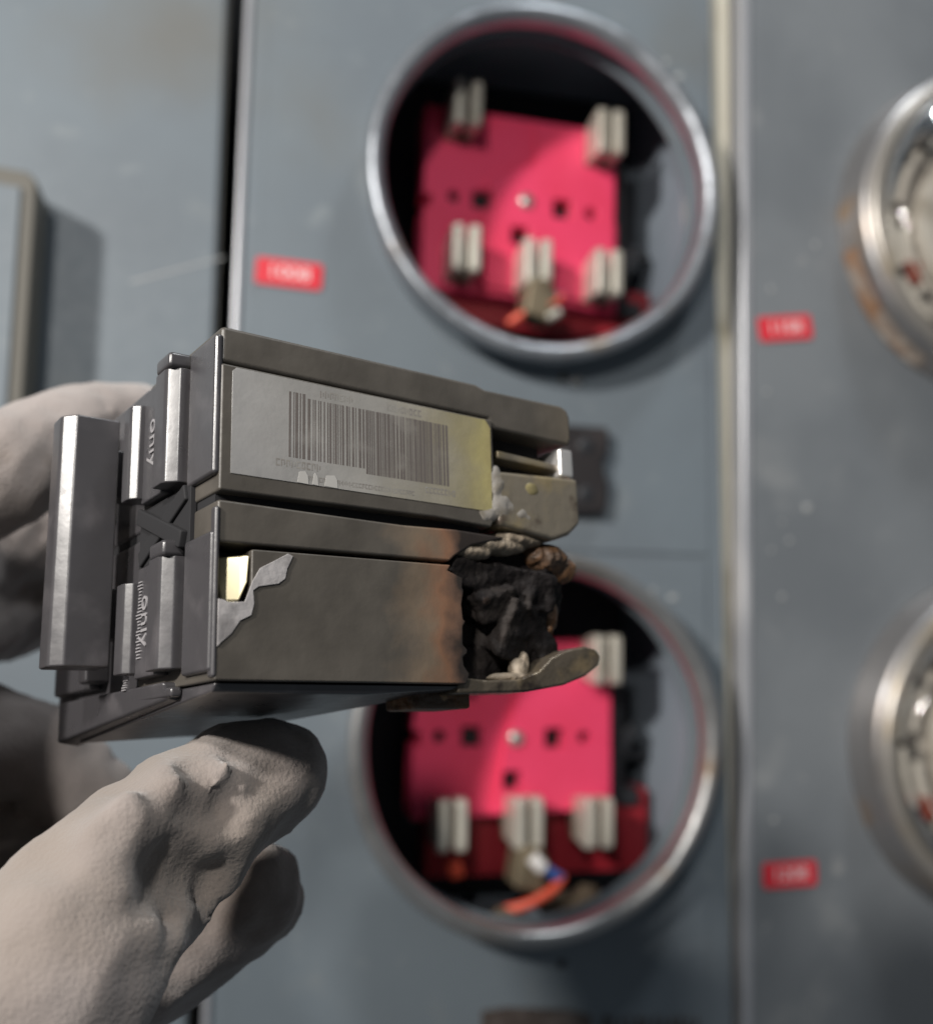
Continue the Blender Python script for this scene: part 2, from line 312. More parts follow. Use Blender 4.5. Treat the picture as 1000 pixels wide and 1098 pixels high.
# ------------------------------------------------------------------ number stickers
def sticker(corners, s, root, ysurf, sx=1):
    tl, tr, br, bl = [on(*c, ysurf) for c in corners]
    cx = (tl+tr+br+bl)/4; ex = (tr+br-tl-bl)/2; L = np.linalg.norm(ex); H = np.linalg.norm((tl+tr-bl-br)/2); ex /= L; ez = np.array([-ex[2], 0, ex[0]])
    h, l, r = H/2, L/2, .0015; poly = []
    for (sx_, sz_, a0) in ((1, 1, 0), (-1, 1, 90), (-1, -1, 180), (1, -1, 270)):
        for k in range(4):
            a = math.radians(a0+30*k); poly.append((sx_*(l-r)+r*math.cos(a), sz_*(h-r)+r*math.sin(a)))
    o = prism('number_sticker', poly, -0.0007, 0, M['sticker'])
    o.matrix_world = Matrix(((ex[0], 0, ez[0], cx[0]), (0, 1, 0, cx[1]), (ex[2], 0, ez[2], cx[2]), (0, 0, 0, 1)))
    child(o, root); o['label'] = 'red number sticker reading '+s
    text('lettering', s, H*.72, M['stickertext'], o, Matrix(((1, 0, 0, 0), (0, 0, -1, -.0008), (0, 1, 0, 0), (0, 0, 0, 1))), .00012, L*.74/(H*.72*2.25)*sx)
    return o
sticker([(274, 275), (345, 284), (345, 312), (274, 303)], '1008', mp, -0.0013)
sticker([(813, 341), (869, 337), (869, 363), (813, 366)], '1108', rp, -0.0022)
sticker([(817, 926), (874, 922), (875, 949), (818, 953)], '1208', rp, -0.0022)
# ------------------------------------------------------------------ small things on the middle panel
def blob(name, px, py, r, m, root, Y=-.0012, h=.0008, sx=1.0):
    c = on(px, py, Y); bm = bmesh.new(); bmesh.ops.create_icosphere(bm, subdivisions=2, radius=1)
    for v in bm.verts:
        k = 1+.25*math.sin(5*v.co.x+px)+.2*math.cos(4*v.co.z+py); v.co = Vector((v.co.x*r*k*sx, v.co.y*h, v.co.z*r*k))
    me = bpy.data.meshes.new(name); bm.to_mesh(me); bm.free(); me.polygons.foreach_set('use_smooth', [True]*len(me.polygons))
    o = link(name, me, m); o.location = c; return child(o, root)
def screw(px, py, r, root, Y=-.0012):
    c = XZ(px, py, Y); o = lathe('screw', [(0.00001, Y-.0022), (r*.6, Y-.0021), (r*.95, Y-.0012), (r, Y)], c, M['screw'], None, 20); child(o, root)
    s = box('slot', c[0]-r*.8, c[0]+r*.8, Y-.00235, Y-.0018, c[1]-.0004, c[1]+.0004, M['dark']); s.parent = o; return o
screw(617, 409, .0026, mp)
blob('grime_mark', 604, 405, .0022, M['grime'], mp, -.0011, .0003)
for px, py, r in ((714, 66, .0014), (729, 82, .0022), (640, 617, .0020), (682, 630, .0018), (722, 641, .0020), (700, 633, .0012)):
    blob('paint_fleck', px, py, r, M['chip'], mp, -.0012, .0004)
blob('drilled_hole', 602, 1034, .0020, M['dark'], mp, -.0011, .0003)
for px, py, r in ((838, 640, .0016), (846, 580, .0012), (826, 590, .0012), (874, 262, .0014), (826, 310, .0014), (830, 880, .0016), (822, 420, .0012), (865, 545, .0022), (838, 560, .0010)):
    blob('paint_fleck', px, py, r, M['chip'], rp, -.0021, .0004)
# latch block between the sockets
def wp(px, py, Y=0): q = on(px, py, Y); return q[0], q[2]
lt = empty('panel_latch', on(610, 557, -0.001)); lt.location.z = wp(610, 557)[1]
tag(lt, 'small dark brown two-lobed latch block on the blue-grey panel behind the breaker', 'latch')
a0, b0 = wp(596, 458), wp(647, 553)
latch = prism('latch_body', [(a0[0], b0[1]), (b0[0]-.002, b0[1]), (b0[0]-.0005, b0[1]+.016), (b0[0]-.003, b0[1]+.021), (b0[0]-.0035, b0[1]+.027), (b0[0]-.001, b0[1]+.031), (b0[0]-.001, a0[1]), (a0[0], a0[1])], -0.009, -0.0012, M['latch'], None, 'y', .0015)
child(latch, lt)
for py in (478, 530):
    c = wp(628, py, -.009); o = lathe('latch_recess', [(.00001, -.0093), (.0035, -.0094), (.0040, -.0090)], c, M['black'], None, 18); child(o, lt)
# nameplate with worn marks at the very bottom of the panel
npl = empty('nameplate', on(580, 1096, -.0012)); tag(npl, 'dark worn nameplate strip below the lower open socket', 'nameplate')
q0, q1 = wp(515, 1083), wp(632, 1088)
child(prism('plate_body', [(q0[0], q0[1]-.035), (q1[0], q1[1]-.035), (q1[0], q1[1]), (q1[0]-.012, q1[1]+.0035), (q0[0]+.012, q0[1]+.001), (q0[0], q0[1])], -.0030, -.0012, M['plate'], None, 'y', .0006), npl)
for k in range(12):
    x, z = wp(645+k*9, 1089-1*(k % 3)); 
    child(box('worn_mark', x, x+(.0012 if k % 4 else .0026), -.0022, -.0012, z-.014, z-.001*(k % 3), M['plate']), npl)
# ------------------------------------------------------------------ open sockets
def socket(c, label, marks, rim_mat, wires):
    """marks: photo positions measured inside this socket"""
    root = empty('meter_socket', (c[0], 0, c[1]-.09)); tag(root, label, 'meter socket', 'open meter sockets in the blue-grey panel')
    add = lambda o: child(o, root)
    prof = [(.0868, -.0012), (.0868, -.010), (.0876, -.0148), (.0898, -.0168), (.0905, -.0195), (.0897, -.0222), (.0880, -.0237), (.0858, -.0238), (.0832, -.0224), (.0818, -.0198), (.0812, -.0172), (.0814, -.0150)]
    add(lathe('socket_rim', prof, c, rim_mat, None, 120, wob=.004))
    # enclosure
    x0, x1, z0, z1, yb = c[0]-.100, c[0]+.092, c[1]-.098, c[1]+.110, .105
    e = box('enclosure', x0, x1, .0035, yb, z0, z1, M['inside']); bm = bmesh.new(); bm.from_mesh(e.data)
    bm.faces.ensure_lookup_table(); bmesh.ops.delete(bm, geom=[f for f in bm.faces if abs(f.normal.y+1) < .01], context='FACES')
    bmesh.ops.reverse_faces(bm, faces=bm.faces); bm.to_mesh(e.data); bm.free(); add(e)
    add(box('back_liner', x0+.002, x1-.004, yb-.006, yb-.002, z0+.002, z1-.002, M['black']))
    # red insulating block
    YB = .046
    P = lambda px, py, Y=YB: XZ(px, py, Y)
    tl, tr, br, bl = [P(*k) for k in marks['block']]
    nl, nr = P(*marks['notch'][0]), P(*marks['notch'][1]); d = .0035
    poly = [tl, tr, (tr[0], nr[1]+d), (nr[0]-.003, nr[1]+d), (nr[0]-.003, nr[1]-d), (br[0], nr[1]-d), br, bl, (bl[0], nl[1]-d), (bl[0]+.004, nl[1]-d), (bl[0]+.004, nl[1]+d), (bl[0], nl[1]+d)]
    blk = prism('insulator_block', poly, YB, YB+.022, M['pink'])
    cs = []
    for kind, px, py, s in marks['holes']:
        q = P(px, py)
        if kind == 's': cs.append(box('cutter', q[0]-s, q[0]+s, YB-.01, YB+.018, q[1]-s, q[1]+s, None))
        else:
            cs.append(prism('cutter', [(q[0]+s*math.cos(a*math.pi/8), q[1]+s*math.sin(a*math.pi/8)) for a in range(16)], YB-.01, YB+.018, None))
    cut(blk, cs)
    cs = []
    for kind, px, py, s in marks['holes']:
        q = P(px, py); cs.append(box('cutter', q[0]-s, q[0]+s, YB-.02, YB+.018, q[1]-s, q[1]+s, None) if kind == 's' else prism('cutter', [(q[0]+s*math.cos(a*math.pi/8), q[1]+s*math.sin(a*math.pi/8)) for a in range(16)], YB-.02, YB+.018, None))
    rs = prism('raised_section', [P(*k) for k in marks['step']], YB-.003, YB+.0005, M['pink']); cut(rs, cs); bevel(rs, .0009, 2, 40); add(rs)
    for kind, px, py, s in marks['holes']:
        q = P(px, py); shade_sheet = box('hole_shade', q[0]-s-.0004, q[0]+s+.0004, YB+.0050, YB+.0060, q[1]-s-.0004, q[1]+s+.0004, M['dark']); shade_sheet.parent = blk  # dark sheet in each hole stands in for the shade inside
    bevel(blk, .0008, 2, 40); add(blk)
    add(box('lower_insulator', bl[0]+.01, br[0]+.026, YB+.012, YB+.030, bl[1]-marks['skirt'], bl[1]+.012, M['darkred'], None, .001))
    # centre screw
    q = P(*marks['screw']); o = lathe('block_screw', [(.00001, YB-.0056), (.003, YB-.0054), (.0042, YB-.0044), (.0044, YB-.001)], q, M['screw'], None, 20); add(o)
    # jaws: two tall spring blades on a foot
    for px, py in marks['jaws']:
        YF = .021; x, z = P(px, py, YF)
        j = box('jaw', x-.0075, x+.0075, YB-.004, YB+.001, z-.012, z+.004, M['lug'], None, .0008); add(j)
        for s in (-1, 1):
            xx = x+s*.0046; k = .0130
            pl = [(YB+.004, z-k*.7), (YF+.006, z-k), (YF+.001, z-k*.96), (YF, z-k*.75), (YF, z+k*.75), (YF+.001, z+k*.96), (YF+.007, z+k), (YB+.004, z+k*.7)]
            o = prism('blade', pl, xx-.0026, xx+.0026, M['jaw'], None, 'x', .0009); o.parent = j
    # black bracket at the right of the block
    rx = br[0]+.0015; zt, zb = tr[1]-.022, br[1]+.004
    add(prism('bracket', [(rx, zb), (rx+.008, zb-.004), (rx+.018, zb-.004), (rx+.018, zb+.005), (rx+.009, zb+.006), (rx+.009, zb+.022), (rx+.018, zb+.036), (rx+.015, zb+.041), (rx+.009, zb+.036), (rx+.009, zt), (rx, zt)], YB+.008, YB+.026, M['black'], None, 'y', .001))
    add(box('bracket_bar', rx+.006, c[0]+.090, YB+.02, YB+.024, marks_z(marks['bar'], YB)-.002, marks_z(marks['bar'], YB)+.002, M['black']))
    # lug and wires below the centre jaw
    px, py = marks['jaws'][-2]; x, z = P(px, py, .024)
    add(prism('terminal_lug', [(x-.009, z-.030), (x+.006, z-.034), (x+.010, z-.020), (x+.005, z-.010), (x-.006, z-.010)], .020, .040, M['lug'], None, 'y', .002))
    for nm, m_, r, pts in wires:
        add(tube(nm, [on(a, b, Y) for a, b, Y in pts], r, M[m_]))
    for a, b, Y, r, sx in marks['grime']: blob('grime', a, b, r, M['grime'], root, Y, .004, sx)
    return root
def marks_z(b, Y): return XZ(b[0], b[1], Y)[1]
m1 = dict(step=[(572, 132), (575, 178), (522, 190), (516, 309), (657, 330), (657, 144)], skirt=.016, block=[(457, 112), (660, 143), (660, 335), (452, 306)], notch=[(455, 213), (661, 233)],
          holes=[('c', 486, 210, .0034), ('s', 516, 214, .0052), ('s', 601, 226, .0052), ('c', 632, 231, .0034), ('s', 556, 254, .0048)],
          screw=(562, 218), jaws=[(503, 107), (656, 139), (501, 264), (578, 279), (654, 290)], bar=(690, 262), grime=[])
m2 = dict(step=[(562, 691), (556, 740), (540, 800), (528, 872), (652, 866), (652, 690)], skirt=.032, block=[(449, 690), (655, 687), (655, 868), (441, 880)], notch=[(446, 792), (656, 795)],
          holes=[('c', 471, 790, .0034), ('s', 505, 790, .0052), ('s', 592, 791, .0052), ('c', 624, 790, .0034), ('s', 547, 836, .0048)],
          screw=(551, 791), jaws=[(490, 705), (653, 708), (486, 887), (568, 884), (644, 884)], bar=(700, 815), grime=[(622, 968, .030, .010, 1.8), (535, 992, .022, .009, 2.4)])
socket(R1, 'open meter socket with all five jaws showing, steel rim round a pink-red block', m1, M['rim'],
       [('orange_wire', 'orange', .0022, [(545, 347, .03), (565, 334, .025), (590, 326, .022), (602, 318, .024)]), ('blue_wire', 'blue', .0016, [(594, 324, .022), (599, 319, .023), (601, 316, .028)]),
        ('white_connector', 'jaw', .0024, [(586, 341, .022), (600, 334, .022)])])
socket(R2, 'open meter socket partly hidden by the breaker, orange wire curling at its bottom', m2, M['rim2'],
       [('orange_wire', 'orange', .0025, [(535, 978, .026), (565, 970, .020), (592, 955, .018), (603, 940, .022)]), ('blue_wire', 'blue', .0026, [(583, 930, .018), (593, 938, .019), (602, 942, .022)]),
        ('white_connector', 'white', .0036, [(571, 920, .017), (582, 932, .017)]), ('red_stub', 'orange', .004, [(486, 925, .04), (490, 940, .04)])])
# ------------------------------------------------------------------ meters on the right panel
def meter(pl, rust, label):
    """pl: left-most photo point of the ring; ptop: photo point on the ring higher up"""
    xl_, zc = wp(pl[0], pl[1], -.002)
    R = .0905; c = (xl_+R, zc)
    root = empty('electric_meter', (c[0], 0, zc-R)); tag(root, label, 'electric meter', 'meters on the right panel')
    add = lambda o: child(o, root)
    add(lathe('base_ring', [(.0905, -.002), (.0908, -.005), (.0895, -.008), (.0885, -.010), (.0883, -.0190), (.0870, -.0215), (.0850, -.0222)], c, M['steel'], None, 110, wob=.003))
    add(lathe('bezel', [(.0852, -.0220), (.0850, -.0245), (.0836, -.0265), (.0812, -.0268), (.0795, -.0250), (.0788, -.0200), (.0780, -.0080)], c, M['bezel'], None, 110))
    if rust:
        o = lathe('rust_patch', [(.0912, -.0046), (.0899, -.0081), (.0889, -.0102), (.0887, -.0150)], c, M['rust'], None, 40, math.radians(192), math.radians(240), wob=.003); add(o)
    add(lathe('meter_face', [(.0782, -.0085), (.072, -.0070), (.060, -.0060), (.00001, -.0060)], c, M['meterface'], None, 96))
    for a, b, r, t, y, mt in ((152, 176, .072, .005, -.017, 'meterwhite'), (179, 204, .0725, .0055, -.019, 'meterwhite'), (207, 232, .072, .005, -.016, 'meterwhite'), (120, 148, .071, .006, -.015, 'meterface'), (95, 117, .071, .006, -.016, 'meterwhite'), (236, 262, .071, .006, -.015, 'meterface'),
            (140, 172, .062, .0045, -.014, 'meterface'), (186, 220, .061, .0045, -.015, 'meterwhite'), (105, 135, .060, .004, -.014, 'meterwhite')):
        add(lathe('moulded_rib', [(r-t, -.0065), (r-t, y), (r-t*.5, y-.0015), (r, y), (r+t*.3, -.0075)], c, M[mt], None, 24, math.radians(a), math.radians(b)))
    for a, r in ((150, .070), (206, .071), (178, .065), (222, .066), (136, .064)):
        x, z = c[0]+r*math.cos(math.radians(a)), c[1]+r*math.sin(math.radians(a))
        add(box('dark_slot', x-.0026, x+.0026, -.0200, -.0062, z-.002, z+.002, M['meterdark'], None, .0006))
    x, z = c[0]-.058, c[1]-.030
    add(box('red_tab', x-.004, x+.010, -.016, -.0058, z-.006, z+.006, M['meterred'], None, .001))
    add(prism('dial_plate', [(c[0]+.046*math.cos(a*math.pi/24), c[1]+.046*math.sin(a*math.pi/24)) for a in range(48)], -.013, -.0058, M['meterwhite'], None, 'y', .0008))
    for k in range(4):
        add(lathe('dial', [(.0075, -.0131), (.0075, -.0140), (.0066, -.0142), (.00001, -.0136)], (c[0]-.027+.018*k, c[1]+.012), M['meterface'], None, 24))
    add(lathe('glass_cover', [(.0790, -.0235), (.0775, -.032), (.0740, -.037), (.066, -.0395), (.035, -.041), (.00001, -.0413)], c, M['glass'], None, 72))
    return root
meter((897, 236), True, 'meter with a rusty lower edge on its steel ring, beside sticker 1108')
meter((908, 800), False, 'meter in a clean steel ring above the sticker 1208')
# ------------------------------------------------------------------ the burnt breaker
ba, bb, bc = -0.255, 0.629, 0.040
BR = Matrix.Rotation(ba, 3, 'X') @ Matrix.Rotation(bb, 3, 'Y') @ Matrix.Rotation(bc, 3, 'Z')
BL = Vector((-.033827, .002263, -.140138))
bkr = empty('circuit_breaker'); bkr.matrix_world = CM @ Matrix.Translation(BL) @ BR.to_4x4()
tag(bkr, 'burnt two-pole black circuit breaker with yellowed barcode label, held in the gloved hand', 'circuit breaker')
mm = .001
def ub(name, u0, u1, v0, v1, w0, w1, m, bv=.4, parent=None, seg=2):
    return box(name, u0*mm, u1*mm, v0*mm, v1*mm, w0*mm, w1*mm, m, parent or bkr, bv*mm, seg)
def uv(name, poly, w0, w1, m, bv=.4, parent=None):      # outline in (u,v), through w
    return prism(name, [(a*mm, b*mm) for a, b in poly], w0*mm, w1*mm, m, parent or bkr, 'z', bv*mm)
def uw(name, poly, v0, v1, m, bv=.4, parent=None):      # outline in (u,w), through v
    return prism(name, [(a*mm, b*mm) for a, b in poly], v0*mm, v1*mm, m, parent or bkr, 'y', bv*mm)
# upper pole, near shell
uv('case_cover', [(0, 19.6), (47.5, 19.2), (48.5, 17.6), (65.5, 17.2), (66, 18.5), (66, 22.6), (65.4, 24), (63.8, 24.5), (47, 24.4), (45, 25), (0, 25.2)], -30, -.3, M['case'], .7)
uv('case_base', [(0, .8), (36, .9), (47, .4), (48, 2.5), (48, 19.0), (0, 19.4)], -30, 0, M['case'], .4)
uv('end_block', [(48.3, .9), (60, -.6), (64, .8), (66.6, 3), (66.6, 11.2), (48.3, 10.2)], -22, .3, M['clip'], .9)
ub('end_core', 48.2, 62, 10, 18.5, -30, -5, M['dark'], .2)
uv('clip_tongue', [(50, 13.0), (62, 12.6), (65.5, 12.3), (65.5, 13.6), (50, 14.4)], -20, -1.5, M['clip'], .3)
ub('clip_tip', 63.2, 66.4, 11.4, 16.6, -12, -.6, M['tin'], .5)
# lower pole, near shell
uv('case_cover', [(0, -6.4), (38.6, -5.9), (39.6, -5.0), (43, -3.0), (48, -1.7), (50, -.9), (40, -.6), (30, -.9), (0, -.4)], -30, -.2, M['case_burnt'], .5)
lowp = [(5.0, -7.0), (38.7, -6.5), (38.0, -7.4), (39.4, -7.9), (40.9, -8.4), (40.7, -9.9), (41.0, -10.4), (40.5, -12.6), (40.7, -14.9), (41.2, -15.3), (40.6, -16.1), (40.5, -18.9), (41.4, -19.7), (41.2, -20.3), (40.4, -20.9), (40.6, -22.2), (41.6, -23.4), (41.0, -25), (0, -25), (0, -14.4), (5.0, -14.4)]
uv('case_base', lowp, -30, 0, M['case_burnt'], .35)
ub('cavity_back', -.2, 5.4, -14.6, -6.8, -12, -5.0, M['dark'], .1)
# far shells and rear body
ub('case_rear', 0, 60, .8, 25, -74, -30.2, M['gloss'], .6)
ub('case_rear', 0, 48, -25, -.4, -74, -30.2, M['gloss'], .6)
# raised fronts round the handle (dark glossy shoulders, bright rims)
for v0, v1 in ((4.4, 22.2), (-22.6, -6.4)):
    ub('front_shoulder', -.9, .4, v0-1.2, v1+1.6, -10.0, -.2, M['gloss'], .5)
    uw('collar', [(.2, -11.4), (-1.6, -11.4), (-3.1, -12.7), (-3.4, -13.6), (-3.4, -17.2), (.2, -17.2)], v0, v1, M['gloss'], .25)
    ub('collar_cap', -3.55, .1, v1-.2, v1+2.2, -17.0, -11.2, M['gloss'], .6)
    ub('text_plateau', -2.0, .2, v0-.4, v1+.2, -26.0, -17.0, M['gloss'], .3)
    uw('slot_rim', [(.2, -25.4), (-2.8, -25.4), (-3.8, -26.4), (-4.0, -27.2), (-4.0, -29.5), (.2, -29.5)], v0+.4, v1-2.0, M['gloss'], .2)
    ub('slot_rim', -4.0, .2, v0+.4, v1-2.0, -48.0, -44.0, M['gloss'], .6)
    ub('front_plateau', -2.0, .2, v0-.4, v1+.2, -70.0, -48.0, M['gloss'], .6)
# web between the poles, dark cross brace
for s in (-1, 1):
    o = ub('pole_brace', -1.3, .2, -1.3, 1.3, -10, 10, M['dark'], .3); o.rotation_euler = (s*.36, 0, 0); o.location = (-.0005 if s > 0 else 0, -.0009, -.019)
ub('gap_shade_box', -.7, .3, -5.6, 3.6, -29.5, -8.5, M['dark'], .1)  # solid dark box in place of the shade between the collars
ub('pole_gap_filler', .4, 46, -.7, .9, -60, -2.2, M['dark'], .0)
# tie handle
hd = uw('handle', [(-3.5, -33.0), (-10.4, -33.0), (-12.2, -34.8), (-12.4, -35.6), (-12.4, -39.4), (-11.8, -40.0), (-3.5, -40.0)], -20.6, 19.6, M['gloss'], .35)
for v in (-12, 11): ub('handle_stem', -6, 2, v-4, v+4, -39.0, -34.5, M['gloss'], .3)
# embossed lettering, reading downwards, letter tops away from the handle
def front_text(s, size, v, w_, u=-2.0, sx=1):
    # glyph x -> -v, glyph y -> +w, normal -> -u
    return text('embossed_text', s, size*mm, M['emboss'], bkr, Matrix(((0, 0, -1, u*mm), (-1, 0, 0, v*mm), (0, 1, 0, w_*mm), (0, 0, 0, 1))), .00018, sx)
front_text('only', 4.6, 13.0, -21.0, -2.05, 1.0)
front_text('only', 4.6, -14.6, -21.6, -2.05, 1.0)
bm = bmesh.new()
for k in range(24):
    v0 = -8.5-k*.50; l = .7+1.9*random.random()
    bmesh.ops.create_cube(bm, size=1, matrix=Matrix.Translation(((-2.1)*mm, v0*mm, (-24.0+random.uniform(-.3, .3))*mm)) @ Matrix.Diagonal((.25*mm, .2*mm, l*mm, 1)))
me = bpy.data.meshes.new('fine_print'); bm.to_mesh(me); bm.free(); fp_ = link('fine_print', me, M['emboss'], bkr); fp_['kind'] = 'stuff'
bm = bmesh.new()
for k in range(7):
    bmesh.ops.create_cube(bm, size=1, matrix=Matrix.Translation((-2.1*mm, (-22.2-k*.35)*mm, (-28.5-.25*k)*mm)) @ Matrix.Diagonal((.25*mm, .18*mm, (1.2+random.random())*mm, 1)))
me = bpy.data.meshes.new('fine_print'); bm.to_mesh(me); bm.free(); fp_ = link('fine_print', me, M['emboss'], bkr); fp_['kind'] = 'stuff'
# underside: sloping skirt that tapers to the burnt end
def hexa(name, near, far, m, bv=.4):    # loft between two outlines given in (u,v,w)
    n = len(near); v = [tuple(x*mm for x in p_) for p_ in near+far]
    f = [tuple(range(n)), tuple(range(2*n-1, n-1, -1))]+[(i, n+i, n+(i+1) % n, (i+1) % n) for i in range(n)]
    o = mesh(name, v, f, m, bkr); bm = bmesh.new(); bm.from_mesh(o.data); bmesh.ops.recalc_face_normals(bm, faces=bm.faces); bm.to_mesh(o.data); bm.free()
    return bevel(o, bv*mm)
hexa('underside_skirt', [(.4, -25.2, -1.0), (42, -25.2, -1.0), (41, -25.6, -2.0), (24, -26.6, -2.0), (.4, -26.4, -2.0)],
     [(.2, -25.2, -60), (40, -25.2, -60), (39, -26, -60), (24, -30.5, -60), (.2, -31.5, -60)], M['gloss'], .5)
hexa('front_foot', [(-2.0, -24.2, -14), (2, -24.2, -14), (2, -27.2, -14), (-1, -26.6, -14)],
     [(-2.0, -24.2, -66), (2, -24.2, -66), (2, -32.0, -66), (-2, -31.2, -66)], M['gloss'], .5)
ub('front_rib', -1.4, .3, -26.4, -25.0, -46, -12, M['gloss'], .4)
# brass lug in the torn-open corner
hexa('brass_lug', [(.9, -8.0, -3.2), (4.8, -7.8, -.2), (4.6, -11.6, -.3), (3.7, -14.2, -.9), (1.7, -14.1, -2.5), (1.3, -11.6, -2.8)],
     [(.9, -8.0, -5), (4.8, -7.8, -5), (4.6, -11.6, -5), (3.7, -14.2, -5), (1.7, -14.1, -5), (1.3, -11.6, -5)], M['brass'], .3)
uv('torn_label', [(.2, -14.2), (1.0, -14.3), (1.6, -14.6), (4.0, -14.4), (5.1, -11.5), (6.2, -9.6), (8.0, -8.6), (10.4, -7.2), (11.2, -7.5), (10.3, -9.4), (10.0, -10.8), (9.0, -11.6), (6.0, -12.2), (5.2, -12.8), (5.4, -14.6), (5.0, -16.2), (3.4, -17.0), (2.2, -18.8), (.8, -20.0), (.2, -20.6)], .02, .22, M['paper'], .06)
ub('corner_flash', -.5, .35, -24.6, -1.4, -1.6, .12, M['gloss'], .4)
# sticker and its print
lab = uv('barcode_label', [(1.6, 3.4), (46.6, 3.0), (47.2, 3.6), (47.4, 17.4), (46.4, 18.7), (2.2, 19.0), (1.6, 18.4)], .0, .10, M['label'], .04)
lab['label'] = 'yellowed paper label with a long barcode'
def quads(name, rects, wz, m, parent):
    v = []; f = []
    for a, b, c, d in rects:
        n = len(v); v += [(a*mm, c*mm, wz*mm), (b*mm, c*mm, wz*mm), (b*mm, d*mm, wz*mm), (a*mm, d*mm, wz*mm)]; f.append((n, n+1, n+2, n+3))
    return mesh(name, v, f, m, parent)
rects = []; x = 10.4
while x < 38.6:
    wd = random.choice((.16, .16, .22, .34, .46)); dense = x > 23.2
    lo = 7.0-.0*x if x < 23 else 6.2; hi = 16.4
    if x < 12.8: hi = 17.0
    rects.append((x, x+wd*(1.25 if dense else 1), lo, hi)); x += wd*(1.25 if dense else 1)+random.choice((.14, .16, .22, .34))*(.65 if dense else 1.1)
br_ = quads('barcode', rects, .112, M['print'], lab); br_['kind'] = 'stuff'
def glyphs(u0, u1, vc, h):
    r = []; x_ = u0
    while x_ < u1:
        wd = h*.55; k = random.random()
        r.append((x_, x_+wd*.28, vc-h/2, vc+h/2))
        if k > .25: r.append((x_+wd*.28, x_+wd, vc+h*.28, vc+h/2))
        if k > .5: r.append((x_+wd*.28, x_+wd, vc-h/2, vc-h*.28))
        if k < .6: r.append((x_+wd*.72, x_+wd, vc-h*.27, vc+h*.27))
        x_ += wd*1.35
    return r
gl = quads('label_print', glyphs(15.5, 20.5, 17.5, 1.1)+glyphs(27.2, 33.5, 17.5, 1.1)+glyphs(8.4, 15.2, 6.0, 1.1)+glyphs(34, 39.5, 5.1, 1.0)+glyphs(12, 32, 4.2, .75), .113, M['smallprint'], lab); gl['kind'] = 'stuff'
for a, b in ((11.8, 13.6), (14.2, 15.2), (16.2, 18.4)): 
    uv('gloss_patch', [(a, 3.4), (b, 3.3), (b-.1, 4.6), (b-.5, 5.2), (a+.3, 5.0)], .10, .15, M['paintedgloss'], .02, lab)  # pale patches paint in gloss highlights at the label's lower edge
# burnt end of the lower pole: charred lumps
def noise3(P, s, seed):
    r = np.random.default_rng(seed); out = np.zeros(len(P))
    for k in range(10):
        d = r.normal(size=3); d /= np.linalg.norm(d); fr = s*(1.0+.35*k); out += np.sin(P@d*fr+r.uniform(0, 6.28))/(1+.35*k)
    return out/3
def lump(name, blobs, m, seed, amp, h=.45):
    """fused noisy ellipsoids in breaker mm -> one mesh"""
    lo = np.min([np.array(b[0])-np.array(b[1]) for b in blobs], 0)-2.5; hi = np.max([np.array(b[0])+np.array(b[1]) for b in blobs], 0)+2.5
    ax = [np.arange(lo[i], hi[i], h) for i in range(3)]; G = np.stack(np.meshgrid(*ax, indexing='ij'), -1); sh = G.shape[:3]; P = G.reshape(-1, 3)
    s = np.full(len(P), 1e3)
    for c, r in blobs:
        r = np.array(r); d = (np.linalg.norm((P-np.array(c))/r, axis=1)-1)*r.min(); s = np.minimum(s, d)
    s = s+amp*noise3(P, 1.3, seed)+amp*.5*np.abs(noise3(P, 3.4, seed+1))
    v, f = surfnets(s.reshape(sh), lo, h); return mesh(name, v*mm, f, m, bkr, True)
def surfnets(s, org, h):
    ins = s < 0; n = np.array(s.shape)
    cn = [(i, j, k) for i in (0, 1) for j in (0, 1) for k in (0, 1)]
    sl = lambda c: tuple(slice(c[a], n[a]-1+c[a]) for a in range(3))
    anyin = np.zeros(n-1, bool); allin = np.ones(n-1, bool)
    for c in cn: anyin |= ins[sl(c)]; allin &= ins[sl(c)]
    mk = anyin & ~allin; ids = np.argwhere(mk); idx = -np.ones(n-1, int); idx[mk] = np.arange(len(ids))
    acc = np.zeros((len(ids), 3)); cnt = np.zeros(len(ids))
    for a in cn:
        for ax_ in range(3):
            if a[ax_]: continue
            b = list(a); b[ax_] = 1
            A = s[tuple((ids+np.array(a)).T)]; B = s[tuple((ids+np.array(b)).T)]; x_ = (A < 0) != (B < 0)
            t = np.where(x_, A/np.where(A-B == 0, 1, A-B), 0); p_ = np.tile(np.array(a, float), (len(ids), 1)); p_[:, ax_] = t
            acc += p_*x_[:, None]; cnt += x_
    V = (ids+acc/np.maximum(cnt, 1)[:, None])*h+org; F = []
    for ax_ in range(3):
        o1, o2 = (ax_+1) % 3, (ax_+2) % 3
        s0 = [slice(None)]*3; s1 = [slice(None)]*3; s0[ax_] = slice(0, -1); s1[ax_] = slice(1, None)
        A, B = ins[tuple(s0)], ins[tuple(s1)]; E = np.argwhere(A != B); E = E[(E[:, o1] > 0) & (E[:, o2] > 0) & (E[:, o1] < n[o1]-1) & (E[:, o2] < n[o2]-1)]
        fl = A[tuple(E.T)]; q = []
        for d1, d2 in ((-1, -1), (0, -1), (0, 0), (-1, 0)):
            e = E.copy(); e[:, o1] += d1; e[:, o2] += d2; q.append(idx[tuple(e.T)])
        q = np.stack(q, -1); q[~fl] = q[~fl][:, ::-1]; F.append(q)
    return V, np.concatenate(F)
